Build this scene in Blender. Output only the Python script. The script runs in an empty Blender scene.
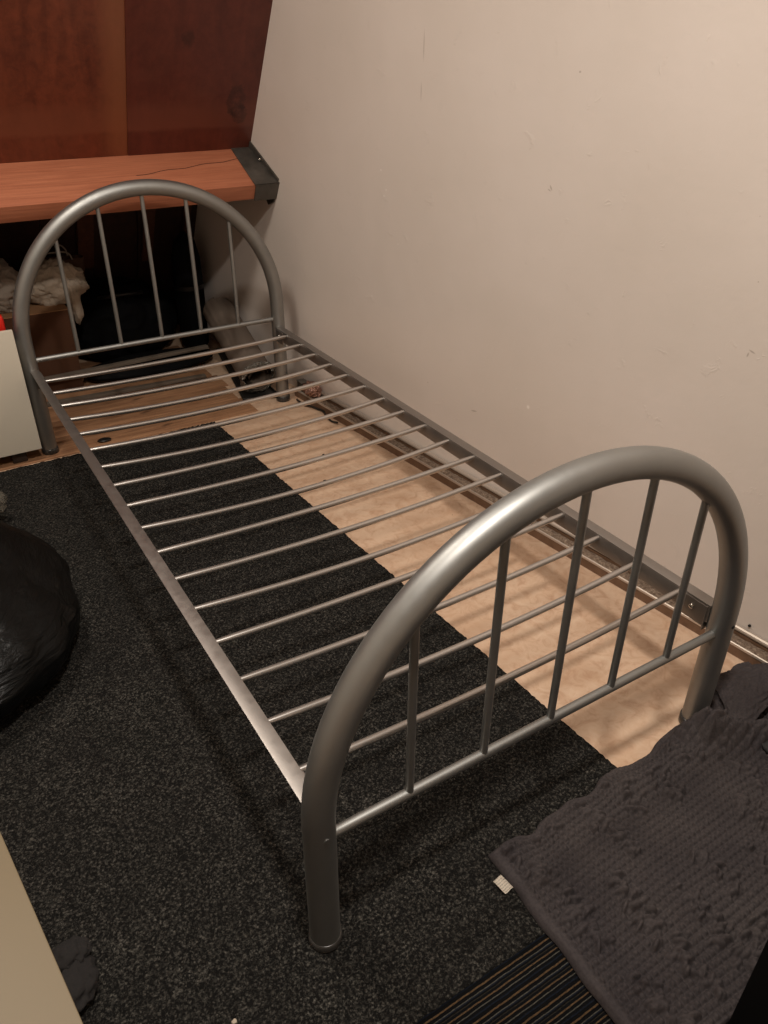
import bpy, bmesh, math, random
import numpy as np
from mathutils import Vector, Matrix, noise
random.seed(7); rng = np.random.default_rng(7)
S = bpy.context.scene; COL = S.collection
PI = math.pi

# ------------------------------------------------------------------ materials
def lin(c):
    return tuple((v/12.92 if v <= .04045 else ((v+.055)/1.055)**2.4) for v in c)
class Mat:
    def __init__(s, name, color=(.5,.5,.5), rough=.5, metal=0., spec=.5):
        s.m = bpy.data.materials.new(name); s.m.use_nodes = True
        s.nt = s.m.node_tree; s.n = s.nt.nodes; s.l = s.nt.links
        s.b = s.n['Principled BSDF']
        s.b.inputs['Base Color'].default_value = (*color, 1)
        s.b.inputs['Roughness'].default_value = rough
        s.b.inputs['Metallic'].default_value = metal
        s.b.inputs['Specular IOR Level'].default_value = spec
    def node(s, t, **k):
        n = s.n.new(t)
        for a, v in k.items(): setattr(n, a, v)
        return n
    def coord(s, scale=(1,1,1), rot=(0,0,0)):
        tc = s.node('ShaderNodeTexCoord'); mp = s.node('ShaderNodeMapping')
        mp.inputs['Scale'].default_value = scale; mp.inputs['Rotation'].default_value = rot
        s.l.new(tc.outputs['Object'], mp.inputs['Vector']); return mp.outputs['Vector']
    def noise(s, vec, scale, detail=4, rough=.55, dist=0):
        n = s.node('ShaderNodeTexNoise'); n.inputs['Scale'].default_value = scale
        n.inputs['Detail'].default_value = detail; n.inputs['Roughness'].default_value = rough
        n.inputs['Distortion'].default_value = dist
        s.l.new(vec, n.inputs['Vector']); return n.outputs['Fac']
    def ramp(s, fac, stops, interp='LINEAR'):
        r = s.node('ShaderNodeValToRGB'); r.color_ramp.interpolation = interp
        e = r.color_ramp.elements
        while len(e) < len(stops): e.new(.5)
        for k, (p, c) in enumerate(stops):
            e[k].position = p; e[k].color = (*c, 1) if len(c) == 3 else c
        s.l.new(fac, r.inputs['Fac']); return r.outputs['Color']
    def math(s, op, a, b=None, clamp=False):
        n = s.node('ShaderNodeMath', operation=op, use_clamp=clamp)
        for i, v in enumerate((a, b)):
            if v is None: continue
            if isinstance(v, (int, float)): n.inputs[i].default_value = v
            else: s.l.new(v, n.inputs[i])
        return n.outputs[0]
    def mix(s, fac, a, b, blend='MIX'):
        n = s.node('ShaderNodeMix', data_type='RGBA', blend_type=blend)
        for sock, v in ((n.inputs[0], fac), (n.inputs[6], a), (n.inputs[7], b)):
            if isinstance(v, (int, float)): sock.default_value = v
            elif isinstance(v, tuple): sock.default_value = (*v, 1)
            else: s.l.new(v, sock)
        return n.outputs[2]
    def bump(s, h, strength=.3, dist=.01):
        b = s.node('ShaderNodeBump'); b.inputs['Strength'].default_value = strength
        b.inputs['Distance'].default_value = dist
        s.l.new(h, b.inputs['Height']); s.l.new(b.outputs['Normal'], s.b.inputs['Normal'])
    def col(s, c): s.l.new(c, s.b.inputs['Base Color'])
    def rgh(s, c): s.l.new(c, s.b.inputs['Roughness'])

# ---- wall plaster (scratches and chips sit in wall coordinates: x along the wall, z up)
m = Mat('plaster', rough=.55); v = m.coord()
big = m.noise(v, 2.2, 3); fine = m.noise(v, 45, 5); mid = m.noise(v, 9, 4, .6)
base = m.ramp(big, [(.3, lin((.82,.775,.735))), (.7, lin((.845,.80,.765)))])
sp = m.noise(m.coord((1,1,1)), 70, 2, .4)
base = m.mix(m.ramp(sp, [(.80,(0,0,0)),(.83,(.7,.7,.7))]), base, lin((.60,.52,.45)))
tc = m.node('ShaderNodeTexCoord'); sx = m.node('ShaderNodeSeparateXYZ'); m.l.new(tc.outputs['Object'], sx.inputs[0])
def mark(y, z, ry, rz, tilt=0.):
    dy = m.math('SUBTRACT', sx.outputs['Y'], y); dz = m.math('SUBTRACT', sx.outputs['Z'], z)
    a = m.math('ADD', m.math('MULTIPLY', dy, math.cos(tilt)/ry), m.math('MULTIPLY', dz, math.sin(tilt)/ry))
    b = m.math('ADD', m.math('MULTIPLY', dy, -math.sin(tilt)/rz), m.math('MULTIPLY', dz, math.cos(tilt)/rz))
    d = m.math('ADD', m.math('MULTIPLY', a, a), m.math('MULTIPLY', b, b))
    return m.math('SUBTRACT', 1.0, d, clamp=True)
for y_, z_, ry_, rz_, tl in ((3.851,1.303,.0022,.045,0),(3.858,1.186,.0018,.03,0),(3.325,.991,.003,.009,-.6),(3.33,.985,.007,.002,.4),(3.547,.284,.016,.003,-.2),(2.694,.731,.010,.0025,.3),(2.702,.722,.0025,.007,.2),(3.275,1.254,.004,.003,0)):
    base = m.mix(m.math('MULTIPLY', mark(y_, z_, ry_, rz_, tl), .55), base, lin((.50,.43,.37)))
for y_, z_, rr_ in ((4.05,.954,.0045),(4.022,.897,.004),(4.033,.877,.004),(3.956,.738,.003),(4.1,.533,.003),(3.32,.378,.007)):
    base = m.mix(m.math('MULTIPLY', mark(y_, z_, rr_, rr_), .8), base, lin((.93,.90,.87)))
h = m.math('ADD', m.math('MULTIPLY', mid, .6), m.math('MULTIPLY', fine, .25))
chips = m.ramp(m.noise(v, 16, 6, .7, .6), [(.62,(0,0,0)),(.68,(1,1,1))])
h = m.math('ADD', h, m.math('MULTIPLY', chips, .25))
m.bump(h, .38, .006); m.col(base); M_wall = m.m

m = Mat('ceiling_paint', lin((.80,.76,.70)), .8); m.bump(m.noise(m.coord(), 30), .2, .004); M_ceil = m.m
m = Mat('side_wall_paint', lin((.80,.76,.71)), .8); m.bump(m.noise(m.coord(), 20), .3, .004); M_side = m.m

# ---- mottled pale linoleum
m = Mat('linoleum', rough=.42); v = m.coord()
a = m.noise(v, 26, 6, .65, 1.2); b = m.noise(v, 6, 3)
c = m.ramp(a, [(.32, lin((.73,.595,.49))), (.5, lin((.80,.68,.575))), (.72, lin((.83,.725,.625)))])
c = m.mix(m.ramp(b, [(.45,(0,0,0)),(.75,(.55,.55,.55))]), c, lin((.68,.53,.41)))
c = m.mix(m.ramp(m.noise(v, 38, 2, .4), [(.80,(0,0,0)),(.82,(1,1,1))]), c, lin((.25,.17,.12)))
m.col(c); m.bump(a, .08, .002); M_lino = m.m

def wood(name, dark, light, sc=(1.2,14,14), rough=.5, knots=True, band=None, bs=.25):
    m = Mat(name, rough=rough); v = m.coord(sc)
    g = m.noise(v, 3.0, 8, .62, .8); g2 = m.noise(m.coord((sc[0]*.6, sc[1]*3, sc[2]*3)), 4, 5, .7)
    c = m.ramp(g, [(.3, dark), (.72, light)])
    c = m.mix(m.ramp(g2, [(.35,(.35,)*3),(.62,(0,0,0))]), c, tuple(x*.45 for x in dark))
    if knots:
        k = m.noise(m.coord((2.2,5,5)), 2.6, 1, .4)
        c = m.mix(m.ramp(k, [(.73,(0,0,0)),(.80,(.8,.8,.8))]), c, tuple(x*.3 for x in dark))
    m.col(c); m.bump(m.math('ADD', g, g2), bs, .003); return m
M_beam = wood('pine_beam', lin((.66,.39,.275)), lin((.76,.48,.35)), (1.0,11,11), .6).m
M_plank = wood('old_floorboards', lin((.50,.35,.25)), lin((.70,.53,.39)), (1.4,16,16), .6).m
M_batten = wood('grey_batten_wood', lin((.33,.29,.25)), lin((.47,.42,.37)), (1.4,18,18), .7, False).m
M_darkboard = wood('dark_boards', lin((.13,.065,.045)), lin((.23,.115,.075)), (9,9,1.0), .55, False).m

def panel_mat(name, d, l, l2, strip=False, l2s=lin((.54,.32,.205))):
    m = Mat(name, rough=.38); v = m.coord((5,1,.9))
    g = m.noise(v, 2.4, 7, .6, 1.0); cloud = m.noise(m.coord((1,1,1)), 3.2, 4, .6, .5)
    g3 = m.noise(m.coord((1,1,1)), 26, 5, .7, .4)
    c = m.ramp(m.math('ADD', m.math('MULTIPLY', g, .55), m.math('MULTIPLY', g3, .45)), [(.34, d), (.64, l)])
    c = m.mix(m.ramp(cloud, [(.48,(0,0,0)),(.8,(.75,)*3)]), c, l2)
    # watermark: a slightly paler band at a fixed height along the board with a dark drip
    tc = m.node('ShaderNodeTexCoord'); sx = m.node('ShaderNodeSeparateXYZ'); m.l.new(tc.outputs['Object'], sx.inputs[0])
    zz = m.math('ADD', sx.outputs['Y'], m.math('MULTIPLY', m.math('SUBTRACT', m.noise(m.coord(), 7, 3), .5), .03))
    bandf = m.ramp(zz, [(0,(0,0,0)),(.085,(0,0,0)),(.10,(.8,)*3),(.165,(.6,)*3),(.21,(0,0,0))])
    c = m.mix(bandf, c, l2)
    pass
    if strip:
        f = m.math('ADD', sx.outputs['X'], m.math('MULTIPLY', m.math('SUBTRACT', m.noise(m.coord((3,1,.8)), 6, 4), .5), .05))
        mr = m.node('ShaderNodeMapRange'); mr.inputs[1].default_value = -.035; mr.inputs[2].default_value = .03; m.l.new(f, mr.inputs[0])
        c = m.mix(m.math('MULTIPLY', mr.outputs[0], .75), c, l2s)
    else:
        nz = m.noise(m.coord(), 17, 6, .7)
        for (x_, y_, r_, w_) in ((.487,.195,.045,.012),(.497,.150,.030,.012),(.287,.42,.010,.016)):
            dx = m.math('SUBTRACT', sx.outputs['X'], x_); dy = m.math('MULTIPLY', m.math('SUBTRACT', sx.outputs['Y'], y_), .62)
            rr = m.math('SQRT', m.math('ADD', m.math('MULTIPLY', dx, dx), m.math('MULTIPLY', dy, dy)))
            rr = m.math('ADD', rr, m.math('MULTIPLY', m.math('SUBTRACT', nz, .5), .09))
            q = m.math('DIVIDE', m.math('SUBTRACT', rr, r_*.62), w_)
            q = m.math('SUBTRACT', 1.0, m.math('MULTIPLY', q, q), clamp=True)
            c = m.mix(m.math('MULTIPLY', q, .5), c, tuple(t*.2 for t in d))
    m.col(c); m.bump(g, .15, .002); return m.m
M_pan_l = panel_mat('varnished_ply_red', lin((.29,.11,.065)), lin((.48,.235,.15)), lin((.47,.26,.18)), True)
M_pan_r = panel_mat('varnished_ply_dark', lin((.285,.11,.08)), lin((.385,.17,.125)), lin((.42,.225,.17)))
M_pan_s = panel_mat('varnished_strip', lin((.52,.27,.15)), lin((.62,.345,.20)), lin((.66,.38,.23)))

# ---- bed paint
m = Mat('silver_bed_paint', lin((.56,.53,.50)), .32, .96, .5); v = m.coord()
m.col(m.ramp(m.noise(v, 5, 3), [(.3, lin((.59,.59,.58))), (.7, lin((.63,.63,.62)))]))
m.rgh(m.ramp(m.noise(v, 60, 4), [(.3,(.46,)*3),(.7,(.52,)*3)]))
M_bed = m.m
m = Mat('silver_slat_paint', lin((.74,.72,.70)), .30, .9, .5); M_slat = m.m
m = Mat('rail_paint', lin((.60,.575,.555)), .42, .9, .5)
m.rgh(m.ramp(m.noise(m.coord(), 50, 4), [(.3,(.38,)*3),(.7,(.5,)*3)])); M_rail = m.m
M_cap = Mat('clear_grey_plastic', lin((.20,.19,.18)), .25).m
M_bolt = Mat('bright_steel', lin((.78,.76,.73)), .22, 1).m
M_hole = Mat('black_hole_plug', (.004,.004,.004), .8).m
m = Mat('black_steel', lin((.24,.22,.20)), .5, .6); m.rgh(m.ramp(m.noise(m.coord(), 30, 5), [(.3,(.38,)*3),(.7,(.62,)*3)]))
m.col(m.ramp(m.noise(m.coord(), 14, 5, .7), [(.3, lin((.30,.285,.265))), (.75, lin((.42,.40,.375)))])); M_steel = m.m

# ---- rug
def rugmat(name, stripes=False):
    m = Mat(name, rough=.95, spec=.15); v = m.coord()
    n1 = m.noise(v, 185, 4, .8); n2 = m.noise(v, 9, 3); vo = m.node('ShaderNodeTexVoronoi'); vo.inputs['Scale'].default_value = 190
    m.l.new(v, vo.inputs['Vector'])
    f = m.math('MULTIPLY', m.ramp(n1, [(.47,(0,0,0)),(.66,(1,1,1))]), m.ramp(vo.outputs['Distance'], [(.1,(1,1,1)),(.7,(.25,)*3)]))
    c = m.mix(f, lin((.068,.065,.060)), lin((.46,.445,.415)))
    c = m.mix(m.ramp(n2, [(.35,(.35,)*3),(.65,(0,0,0))]), c, lin((.08,.075,.07)))
    h = m.math('ADD', n1, m.math('MULTIPLY', vo.outputs['Distance'], .8))
    m.col(c); m.bump(h, .9, .006); return m.m
M_rug = rugmat('speckled_black_carpet')
m = Mat('striped_carpet', rough=.95, spec=.1); v = m.coord()
tc = m.node('ShaderNodeTexCoord'); sx = m.node('ShaderNodeSeparateXYZ'); m.l.new(tc.outputs['Object'], sx.inputs[0])
wob = m.math('ADD', sx.outputs['Y'], m.math('MULTIPLY', m.noise(v, 40, 3), .0022))
fr = m.math('FRACT', m.math('MULTIPLY', wob, 1/.0405))
N = lin((.055,.06,.07)); T = lin((.40,.315,.225)); Bc = lin((.10,.125,.17)); Wc = lin((.36,.35,.32)); K = lin((.04,.04,.045)); G = lin((.22,.20,.17))
c = m.ramp(fr, [(0,T),(.065,K),(.20,Bc),(.25,N),(.36,Wc),(.40,K),(.52,T),(.575,N),(.68,G),(.71,K),(.78,Bc),(.83,Wc),(.865,K)], 'CONSTANT')
brk = m.noise(m.coord((60,500,60)), 3, 3, .7)
c = m.mix(m.ramp(brk, [(.35,(.9,)*3),(.62,(.1,.1,.1))]), c, K)
prof = m.math('SINE', m.math('MULTIPLY', wob, 2*PI/.0135))
m.col(c); m.bump(m.math('ADD', m.math('MULTIPLY', prof, .5), m.noise(v, 260, 2)), .7, .003); M_mat = m.m

# ---- blanket
m = Mat('charcoal_plush', rough=.9, spec=.15); v = m.coord()
c = m.ramp(m.noise(v, 7, 4), [(.3, lin((.235,.215,.22))), (.7, lin((.295,.27,.265)))])
m.col(m.mix(m.ramp(m.noise(v, 220, 3), [(.3,(.5,)*3),(.6,(0,0,0))]), c, lin((.16,.15,.155))))
m.bump(m.noise(v, 420, 3), .3, .002); M_blanket = m.m
m = Mat('blanket_smooth_side', lin((.20,.195,.195)), .85, spec=.15); m.bump(m.noise(m.coord(), 300, 3), .4, .002); M_under = m.m
m = Mat('label_cloth', lin((.90,.86,.80)), .7); v = m.coord()
tc = m.node('ShaderNodeTexCoord'); sx = m.node('ShaderNodeSeparateXYZ'); m.l.new(tc.outputs['Object'], sx.inputs[0])
ln = m.math('FRACT', m.math('MULTIPLY', sx.outputs['Y'], 210)); dash = m.noise(m.coord((700,210,1)), 1.2, 1)
f = m.math('MULTIPLY', m.ramp(ln, [(0,(1,1,1)),(.38,(0,0,0))], 'CONSTANT'), m.ramp(dash, [(.5,(0,0,0)),(.54,(.8,)*3)]))
m.col(m.mix(f, lin((.90,.86,.80)), lin((.45,.42,.38)))); M_label = m.m

# ---- clutter
m = Mat('white_melamine', lin((.80,.765,.70)), .45); m.rgh(m.ramp(m.noise(m.coord(), 12, 3), [(.3,(.4,)*3),(.7,(.52,)*3)])); M_white = m.m
m = Mat('beige_laminate', lin((.42,.365,.27)), .5); m.bump(m.noise(m.coord(), 300, 2), .06, .0006); M_beige = m.m
M_darkwood = Mat('dark_base', lin((.16,.11,.085)), .6).m
m = Mat('cardboard', rough=.85, spec=.2); v = m.coord((1,1,30))
m.col(m.ramp(m.noise(v, 3, 4), [(.3, lin((.60,.45,.32))), (.7, lin((.68,.52,.38)))])); M_card = m.m
m = Mat('cardboard_shaded', rough=.85, spec=.2); m.col(m.ramp(m.noise(m.coord(), 6, 4), [(.3, lin((.29,.19,.135))), (.7, lin((.34,.225,.16)))])); M_card_shaded = m.m  # shaded copy of the cardboard: shade on the box front put into its colour
m = Mat('crumpled_paper', lin((.70,.64,.57)), .7); m.bump(m.noise(m.coord(), 35, 5, .7, 1), .7, .01); M_paper = m.m
m = Mat('brown_bag', lin((.42,.30,.23)), .7); m.bump(m.noise(m.coord(), 25, 5, .7, 1), .6, .01); M_brownbag = m.m
m = Mat('grey_sack', lin((.58,.53,.48)), .75); m.bump(m.noise(m.coord(), 25, 5, .7, 1), .7, .01); M_sack = m.m
m = Mat('black_bin_bag', (.0022,.0024,.0024), .33, spec=.22); v = m.coord((2.2,2.2,9), (.3,.5,0))
m.bump(m.math('ADD', m.noise(v, 4, 6, .6, 1.2), m.math('MULTIPLY', m.noise(m.coord((5,5,26), (0,.4,.2)), 3, 4, .6, .6), .6)), .42, .018); M_bin = m.m
m = Mat('black_fabric', (.0025,.0025,.003), .85, spec=.15); m.bump(m.noise(m.coord(), 80, 4), .4, .003); M_blackfab = m.m
m = Mat('dark_sock', lin((.09,.075,.07)), .9); m.bump(m.noise(m.coord(), 160, 4), .6, .003); M_sock = m.m
M_black = Mat('black_case_shell', (.004,.004,.004), .85, spec=.1).m
M_blackplastic = Mat('black_plastic', (.012,.011,.010), .35).m
m = Mat('clear_film', lin((.62,.60,.55)), .25); m.b.inputs['Transmission Weight'].default_value = .55
m.b.inputs['Alpha'].default_value = .75; m.bump(m.noise(m.coord(), 30, 5, .7, 1), .9, .01); M_film = m.m
m = Mat('vinyl_roll', lin((.56,.50,.45)), .6); m.bump(m.noise(m.coord(), 40, 4), .25, .004); M_roll = m.m
M_rollin = Mat('roll_inside', lin((.30,.26,.22)), .8).m
M_red = Mat('red_plastic', lin((.80,.12,.07)), .35).m
m = Mat('pink_foil', lin((.72,.56,.50)), .28, .55); m.bump(m.noise(m.coord(), 60, 4, .7), .9, .01); M_foil = m.m
m = Mat('foil_silver', lin((.5,.48,.45)), .25, .7); m.bump(m.noise(m.coord(), 90, 5, .7), 1, .01); M_film2 = m.m
m = Mat('old_trunking', lin((.60,.52,.42)), .5); m.col(m.ramp(m.noise(m.coord((3,3,3)), 12, 5, .7), [(.3, lin((.38,.28,.21))), (.7, lin((.47,.36,.28)))])); M_trunk = m.m
m = Mat('aluminium_strip', lin((.76,.71,.66)), .35, .5); M_alu = m.m
m = Mat('channel_dirt', rough=.95); n_ = m.noise(m.coord(), 90, 6, .8)
m.col(m.ramp(n_, [(.35, lin((.30,.23,.18))), (.55, lin((.56,.48,.41))), (.72, lin((.78,.72,.65)))])); m.bump(n_, 1, .008); M_dirt = m.m

# ------------------------------------------------------------------ builders
def link(name, me, mat, parent=None, smooth=True):
    if mat is not None:
        for x in (mat if isinstance(mat, (list, tuple)) else [mat]): me.materials.append(x)
    if smooth:
        for p in me.polygons: p.use_smooth = True
    o = bpy.data.objects.new(name, me); COL.objects.link(o)
    if parent is not None: o.parent = parent
    return o
def from_bm(name, bm, mat, parent=None, smooth=False, sharp=35):
    me = bpy.data.meshes.new(name); bmesh.ops.recalc_face_normals(bm, faces=bm.faces); bm.to_mesh(me); bm.free()
    o = link(name, me, mat, parent, smooth)
    if smooth: me.set_sharp_from_angle(angle=math.radians(sharp))
    return o
def empty(name, loc, label, cat, group=None):
    o = bpy.data.objects.new(name, None); COL.objects.link(o); o.location = loc
    tag(o, label, cat, group); return o
def tag(o, label, cat, group=None):
    o['label'] = label; o['category'] = cat
    if group: o['group'] = group
    return o
def add_box(bm, lo, hi, bev=0., mat=None):
    r = bmesh.ops.create_cube(bm, size=1)
    vs = r['verts']
    for v in vs: v.co = Vector([lo[i] + (v.co[i]+.5)*(hi[i]-lo[i]) for i in range(3)])
    if mat is not None: bmesh.ops.transform(bm, matrix=mat, verts=vs)
    if bev:
        es = list({e for v in vs for e in v.link_edges})
        bmesh.ops.bevel(bm, geom=es, offset=bev, segments=2, affect='EDGES', profile=.6)
def box(name, lo, hi, mat, parent=None, bev=.002, M=None):
    bm = bmesh.new(); add_box(bm, lo, hi, bev, M); return from_bm(name, bm, mat, parent, True, 30)
def frames(pts):
    pts = [Vector(p) for p in pts]; n = len(pts); T = []
    for i in range(n):
        a = pts[max(i-1,0)]; b = pts[min(i+1,n-1)]; T.append((b-a).normalized())
    up = Vector((0,0,1)) if abs(T[0].z) < .9 else Vector((0,1,0))
    N0 = (up - T[0]*up.dot(T[0])).normalized(); out = []
    for i in range(n):
        N0 = (N0 - T[i]*N0.dot(T[i])).normalized(); out.append((pts[i], T[i], N0, T[i].cross(N0)))
    return out
def add_tube(bm, pts, r, seg=16, cap=True):
    rs = r if isinstance(r, (list, tuple)) else [r]*len(pts); rings = []
    for (p, t, a, b), rr in zip(frames(pts), rs):
        rings.append([bm.verts.new(p + a*(rr*math.cos(2*PI*k/seg)) + b*(rr*math.sin(2*PI*k/seg))) for k in range(seg)])
    for A, B in zip(rings[:-1], rings[1:]):
        for k in range(seg): bm.faces.new((A[k], A[(k+1)%seg], B[(k+1)%seg], B[k]))
    if cap: bm.faces.new(rings[0][::-1]); bm.faces.new(rings[-1])
def tube(name, pts, r, mat, parent=None, seg=16):
    bm = bmesh.new(); add_tube(bm, pts, r, seg); return from_bm(name, bm, mat, parent, True, 50)
def grid_mesh(X, Y, Z, closed_u=False):
    nu, nv = X.shape; me = bpy.data.meshes.new('grid')
    co = np.stack([X, Y, Z], -1).reshape(-1, 3)
    f = []
    for i in range(nu if closed_u else nu-1):
        i2 = (i+1) % nu
        a = i*nv + np.arange(nv-1); b = i2*nv + np.arange(nv-1)
        f.append(np.stack([a, b, b+1, a+1], -1))
    f = np.concatenate(f)
    me.from_pydata(co.tolist(), [], f.tolist()); me.update(); return me
def blob(name, c, r, mat, parent=None, amp=.12, sc=3, sub=4, flat=True, seed=0, amp2=.0, rotz=0, post=None):
    """crumpled soft body: icosphere pushed about by ridged noise, flattened where it rests"""
    bm = bmesh.new(); bmesh.ops.create_icosphere(bm, subdivisions=sub, radius=1)
    off = Vector((seed*3.1, seed*1.7, seed*2.3)); R = Matrix.Rotation(rotz, 3, 'Z')
    for v in bm.verts:
        d = v.co.copy(); n = noise.noise(d*sc+off); rn = 1-abs(noise.noise(d*sc*2.3+off))*2
        k = 1 + amp*n + amp2*rn
        p = Vector((d.x*r[0]*k, d.y*r[1]*k, d.z*r[2]*k))
        if flat and p.z < -r[2]*.8: p.z = -r[2]*.8 + (p.z+r[2]*.8)*.08
        if post: p = post(p, d)
        v.co = R @ p + Vector(c)
    return from_bm(name, bm, mat, parent, True, 180)
def struct(o): o['kind'] = 'structure'; return o

# ------------------------------------------------------------------ the room
def wx(y): return .808 - .1*y                      # the plaster wall runs at a slight angle to the bed
# roof slope: y = RY - .5*(z-.93) ; the inner lining
SN = math.hypot(1, .5); DN = Vector((0, .5/SN, -1/SN))     # down along the slope
NIN = Vector((0, -1/SN, -.5/SN))                            # normal into the room
R0 = Vector((0, 2.494, .942))
bm = bmesh.new(); add_box(bm, (-2.3, -2.3, -.06), (1.15, 3.6, 0)); struct(from_bm('floor', bm, M_lino))
# right wall
ang = math.atan(-.1); L = 6.1
bm = bmesh.new(); add_box(bm, (0, 0, 0), (.10, L, 2.86))
w = from_bm('wall_right', bm, M_wall); w.location = (wx(-2.4), -2.4, 0); w.rotation_euler = (0, 0, -ang)
struct(w)
bm = bmesh.new(); add_box(bm, (-2.2, -2.3, 0), (-2.1, 3.5, 2.86)); struct(from_bm('wall_left', bm, M_side))
bm = bmesh.new(); add_box(bm, (-2.1, -2.3, 0), (wx(-2.2)+.02, -2.2, 2.86)); struct(from_bm('wall_front', bm, M_side))
bm = bmesh.new(); add_box(bm, (-2.1, -2.2, 2.8), (1.05, 1.60, 2.86)); struct(from_bm('ceiling', bm, M_ceil))
# lining boards of the slope, each in its own frame: x along the room, y up the slope
def slope_board(name, x0, x1, s0, s1, th, mat, lift=0.):
    o = box(name, (x0, s0, -th), (x1, s1, 0), mat, None, .0015)
    # local y -> up the slope (-DN), local z -> into the room
    X = Vector((1,0,0)); Yv = -DN; Zv = X.cross(Yv)
    if Zv.dot(NIN) < 0: Zv = -Zv
    o.matrix_world = Matrix(((X.x,Yv.x,Zv.x,R0.x),(X.y,Yv.y,Zv.y,R0.y+0),(X.z,Yv.z,Zv.z,R0.z),(0,0,0,1))) @ Matrix.Translation((0,0,lift))
    return struct(o)
slope_board('wall_back_upper', .071, .66, -.10, 2.10, .02, M_pan_r, .004)
slope_board('wall_back', -2.1, .071, -.10, 2.10, .02, M_pan_l, 0)
# deeper lower slope under the beam (dark boards), and a boarded back at the eaves
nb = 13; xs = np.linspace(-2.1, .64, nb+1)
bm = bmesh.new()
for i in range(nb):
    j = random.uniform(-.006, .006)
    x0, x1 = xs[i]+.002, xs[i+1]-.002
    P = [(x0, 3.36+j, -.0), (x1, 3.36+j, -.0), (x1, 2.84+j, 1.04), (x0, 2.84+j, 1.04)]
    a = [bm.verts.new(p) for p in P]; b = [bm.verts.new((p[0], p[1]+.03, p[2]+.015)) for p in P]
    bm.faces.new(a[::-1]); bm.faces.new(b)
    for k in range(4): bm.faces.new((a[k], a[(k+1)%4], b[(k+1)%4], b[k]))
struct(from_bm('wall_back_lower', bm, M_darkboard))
# two rafters' cheeks visible as paler leaning boards under the beam
for k, (xa, xb, c) in enumerate(((-.06, .01, 0), (.235, .285, 0), (.43, .455, 0))):
    bm = bmesh.new()
    P = [(xa, 3.14, .40), (xb, 3.14, .40), (xb+.02, 2.80, 1.00), (xa+.02, 2.80, 1.00)]
    a = [bm.verts.new(p) for p in P]; b = [bm.verts.new((p[0], p[1]+.04, p[2]+.02)) for p in P]
    bm.faces.new(a[::-1]); bm.faces.new(b)
    for q in range(4): bm.faces.new((a[q], a[(q+1)%4], b[(q+1)%4], b[q]))
    struct(from_bm('trim_%d' % (k+2), bm, wood('rafter_wood_%d' % k, lin((.27,.15,.10)), lin((.36,.21,.135)), (9,9,1.2), .6, False).m if k == 0 else bpy.data.materials['rafter_wood_0']))

# ------------------------------------------------------------------ beam and its strap
def slope_M(x=0, s=0, lift=0):
    X = Vector((1,0,0)); Yv = NIN; Zv = -DN          # local y out from the slope, local z up the slope
    return Matrix(((X.x,Yv.x,Zv.x,R0.x+x),(X.y,Yv.y,Zv.y,R0.y),(X.z,Yv.z,Zv.z,R0.z),(0,0,0,1)))
BW, BT = .239, .062
beam = empty('ceiling_beam', (0, 2.4, .9), 'thick orange pine beam across the foot of the red-brown sloping panel', 'beam')
o = box('timber', (-2.05, 0, -BT), (.566, BW, 0), M_beam, None, .003); o.matrix_world = slope_M()
o.parent = beam; o.matrix_parent_inverse = beam.matrix_world.inverted(); 
def beam_part(name, lo, hi, mat, bev=.001):
    o = box(name, lo, hi, mat, beam, bev); o.matrix_basis = Matrix.Translation((0,-2.4,-.9)) @ slope_M(); return o
bpy.data.objects.remove(o)
beam_part('timber', (-2.05, 0, -BT), (.5675, BW, 0), M_beam, .003)
# crack: a thin dark sliver let into the top
bm = bmesh.new()
cp = [(.06+.42*t, .125-.055*t+.004*math.sin(t*17), .0004) for t in np.linspace(0,1,14)]
for A, B in zip(cp[:-1], cp[1:]):
    wd = .0016
    bm.faces.new([bm.verts.new(q) for q in ((A[0],A[1]-wd,A[2]),(B[0],B[1]-wd,B[2]),(B[0],B[1]+wd,B[2]),(A[0],A[1]+wd,A[2]))])
o = from_bm('crack', bm, Mat('crack_dark', lin((.2,.09,.05)), .9).m, beam); o.matrix_basis = Matrix.Translation((0,-2.4,-.9)) @ slope_M()
strap = empty('steel_beam_shoe', (.54, 2.4, .88), 'dark steel angle shoe fixing the pine beam to the plaster wall', 'bracket')
def strap_part(name, bmf, mat, bev=0):
    bm = bmesh.new(); bmf(bm); o = from_bm(name, bm, mat, strap, True, 30)
    o.matrix_basis = Matrix.Translation((-.54,-2.4,-.88)) @ slope_M(); return o
X0 = .478
def f(bm):
    add_box(bm, (X0, -.002, .0008), (.584, BW+.005, .005), .001)
    add_box(bm, (X0+.004, BW+.0005, -BT-.004), (.584, BW+.005, .005), .001)
strap_part('strap', f, M_steel)
def f(bm):
    # plate lying on the wall beside the beam end, following the wall's slight angle
    pts = [(-.02,.030),(.236,.016),(.236,-.085),(.205,-.118),(.17,-.10),(-.02,-.07)]
    def P(u, z, t): # u out from slope, z up the slope
        pw = slope_M() @ Vector((0, u, z)); xw = wx(pw.y) - t
        return Vector((xw, u, z))
    a = [bm.verts.new(P(u, z, .0065)) for u, z in pts]; b = [bm.verts.new(P(u, z, .0005)) for u, z in pts]
    bm.faces.new(a); bm.faces.new(b[::-1])
    for k in range(len(pts)): bm.faces.new((a[k], a[(k+1)%len(pts)], b[(k+1)%len(pts)], b[k]))
strap_part('wall_plate', f, M_steel)
def f(bm):
    pw = slope_M() @ Vector((0,.09,.012)); r = bmesh.ops.create_uvsphere(bm, u_segments=12, v_segments=8, radius=.006)
    bmesh.ops.translate(bm, vec=(wx(pw.y)-.008, .10, .012), verts=r['verts'])
strap_part('screw', f, M_bolt)

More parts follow.
